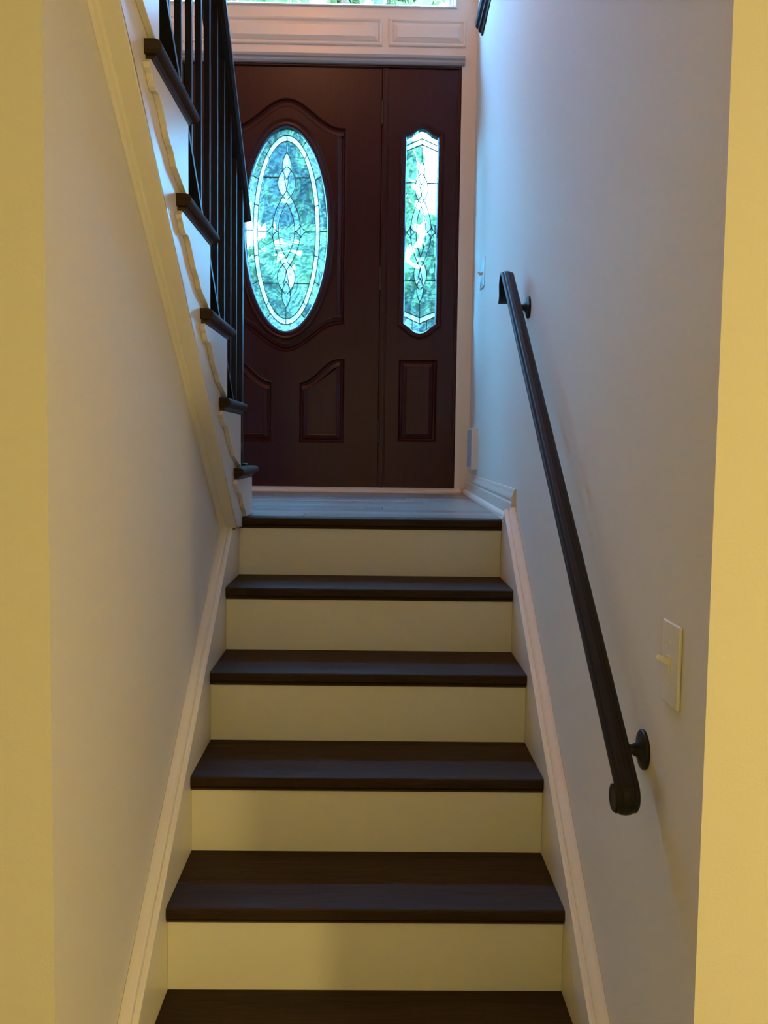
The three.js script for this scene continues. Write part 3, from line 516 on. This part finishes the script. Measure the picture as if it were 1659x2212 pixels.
// ------------------------------------------------------------------ garden outside the door
struct('ground_outside', box(-40, 40, -0.4, -0.2, -60, -1.9), M.lawn, 'lawn outside the door');
function leafGeo(w, h) { const g = new THREE.PlaneGeometry(w, h, 2, 4), p = g.attributes.position; for (let i = 0; i < p.count; i++) { const t = p.getY(i) / h + 0.5; p.setX(i, p.getX(i) * Math.sin(Math.PI * Math.min(0.98, t * 0.9 + 0.08))); p.setZ(i, -0.18 * h * (t - 0.4) ** 2 + Math.abs(p.getX(i)) * 0.25); } g.computeVertexNormals(); return g; }
const leafG = leafGeo(0.11, 0.22);
function crown(parent, blobs, n, mat) {
  const im = new THREE.InstancedMesh(leafG, mat, n), q = new THREE.Quaternion(), e = new THREE.Euler(), s = new THREE.Vector3(), v = new THREE.Vector3(), m4 = new THREE.Matrix4();
  im.name = 'foliage'; im.userData.kind = 'stuff'; im.castShadow = true;
  const clumps = []; for (const [x, y, z, r] of blobs) for (let i = 0; i < 26; i++) { const u = rnd() * 2 - 1, a = rnd() * 6.283, k = Math.sqrt(1 - u * u), R = r * Math.pow(rnd(), 0.4); clumps.push([x + R * k * Math.cos(a), y + R * u * 0.9, z + R * k * Math.sin(a), r * (0.16 + 0.16 * rnd())]); }
  for (let i = 0; i < n; i++) { const c = clumps[Math.floor(rnd() * clumps.length)], u = rnd() * 2 - 1, a = rnd() * 6.283, k = Math.sqrt(1 - u * u), R = c[3] * Math.pow(rnd(), 0.5); v.set(c[0] + R * k * Math.cos(a), Math.max(0.02, c[1] + R * u), c[2] + R * k * Math.sin(a)); e.set((rnd() - 0.5) * 2.4, rnd() * 6.283, (rnd() - 0.5) * 2.4); const z = 0.7 + rnd() * 0.8; im.setMatrixAt(i, m4.compose(v, q.setFromEuler(e), s.set(z, z, z))); }
  parent.add(im);
}
function tree(label, x, z, h, r, n, mat, name = 'tree', lo = 0.45) {
  const t = thing(name, label, name === 'shrub' ? 'shrub' : 'tree', [x, -0.2, z]);
  const c = new THREE.CatmullRomCurve3([[0, -0.05, 0], [0.05 * h * 0.2, h * 0.3, 0.02], [-0.03 * h * 0.2, h * 0.6, 0.0], [0.02, h * 0.85, 0]].map((p) => new THREE.Vector3(...p)));
  const tg = new THREE.TubeGeometry(c, 16, 0.03 * h * 0.5 + 0.02, 10), P = tg.attributes.position; for (let i = 0; i < P.count; i++) { const k = 1 - 0.7 * Math.max(0, P.getY(i)) / h, cx = c.getPoint(Math.min(1, Math.max(0, P.getY(i) / (h * 0.85)))); P.setX(i, cx.x + (P.getX(i) - cx.x) * k); P.setZ(i, cx.z + (P.getZ(i) - cx.z) * k); }
  tg.computeVertexNormals(); mesh('trunk', tg, M.bark, t);
  const B = []; for (let i = 0; i < 7; i++) { const a = i / 7 * 6.283 + rnd(); B.push([Math.cos(a) * r * 0.55, h * (lo + (0.95 - lo) * rnd()), Math.sin(a) * r * 0.55, r * (0.45 + 0.2 * rnd())]); } B.push([0, h * 0.85, 0, r * 0.6]);
  crown(t, B, n, mat);
}
tree('tall leafy tree seen through the left half of the window above the door', -3.4, -14, 11.5, 3.6, 9000, leafMat[1]);
tree('tall leafy tree seen through the middle of the window above the door', 0.5, -17, 13.5, 2.6, 8000, leafMat[0], 'tree', 0.78);
tree('tall leafy tree seen through the right end of the window above the door', 5.2, -15, 11, 2.4, 7000, leafMat[1]);
tree('bushy tree seen through the oval door glass', -0.85, -8.8, 5.0, 1.9, 11000, leafMat[1], 'tree', 0.22);
tree('low shrub seen through the sidelight glass', 1.3, -7.2, 2.3, 1.1, 5000, leafMat[0], 'shrub');
tree('wide shrub seen low through the oval door glass', -0.4, -6.2, 1.9, 1.3, 5000, leafMat[2], 'shrub');
tree('broad shrub seen at the left edge of the oval door glass', -2.3, -7.6, 2.7, 1.3, 5000, leafMat[2], 'shrub', 0.25);
{ // clipped hedge at the end of the lawn
  const hd = thing('hedge', 'long leafy hedge beyond the lawn, low in the door glass', 'hedge', [-1.5, -0.2, -12]), B = [];
  for (let i = 0; i < 9; i++) B.push([-6 + i * 1.5, 1.25, 0, 1.25]);
  for (let i = 0; i < 9; i += 2) { const g = new THREE.CylinderGeometry(0.04, 0.06, 1.2, 8); g.translate(-6 + i * 1.5, 0.6, 0); mesh('stem', g, M.bark, hd); }
  crown(hd, B, 14000, leafMat[0]);
}
{ // palm with feathery fronds just outside
  const p = thing('palm', 'feathery palm standing outside the oval door glass', 'palm', [-0.9, -0.2, -4.6]);
  const c = new THREE.CatmullRomCurve3([[0, 0, 0], [0.04, 0.8, 0], [0.02, 1.6, 0.02]].map((q) => new THREE.Vector3(...q))); mesh('trunk', new THREE.TubeGeometry(c, 12, 0.07, 10), M.bark, p);
  const lf = leafGeo(0.028, 0.34); lf.translate(0, 0.17, 0);
  for (let i = 0; i < 13; i++) {
    const a = i / 13 * 6.283 + rnd() * 0.3, up = 0.35 + 0.8 * rnd(), L = 1.15 + 0.35 * rnd(), parts = [], pts = [];
    for (let k = 0; k <= 14; k++) { const t = k / 14, d = L * t * (1 - 0.18 * t), y = 1.6 + L * (up * t - 0.95 * t * t); pts.push(new THREE.Vector3(Math.cos(a) * d, y, Math.sin(a) * d)); }
    const cv = new THREE.CatmullRomCurve3(pts); parts.push(new THREE.TubeGeometry(cv, 16, 0.008, 6));
    for (let k = 3; k < 34; k++) for (const s of [-1, 1]) { const t = k / 34, q = cv.getPoint(t), tan = cv.getTangent(t), g = lf.clone(), sc = 0.5 + 0.8 * Math.sin(Math.PI * (0.15 + 0.8 * t)); const side = new THREE.Vector3().crossVectors(tan, new THREE.Vector3(0, 1, 0)).normalize().multiplyScalar(s), dir = tan.clone().multiplyScalar(0.75).add(side).add(new THREE.Vector3(0, -0.25, 0)).normalize(); g.scale(1, sc, 1); g.applyQuaternion(new THREE.Quaternion().setFromUnitVectors(new THREE.Vector3(0, 1, 0), dir)); g.translate(q.x, q.y, q.z); parts.push(g); }
    mesh('frond', merge(parts), leafMat[i % 2], p);
  }
}
scene.traverse((o) => { delete o.userData.base; });
renderer.render(scene, camera);
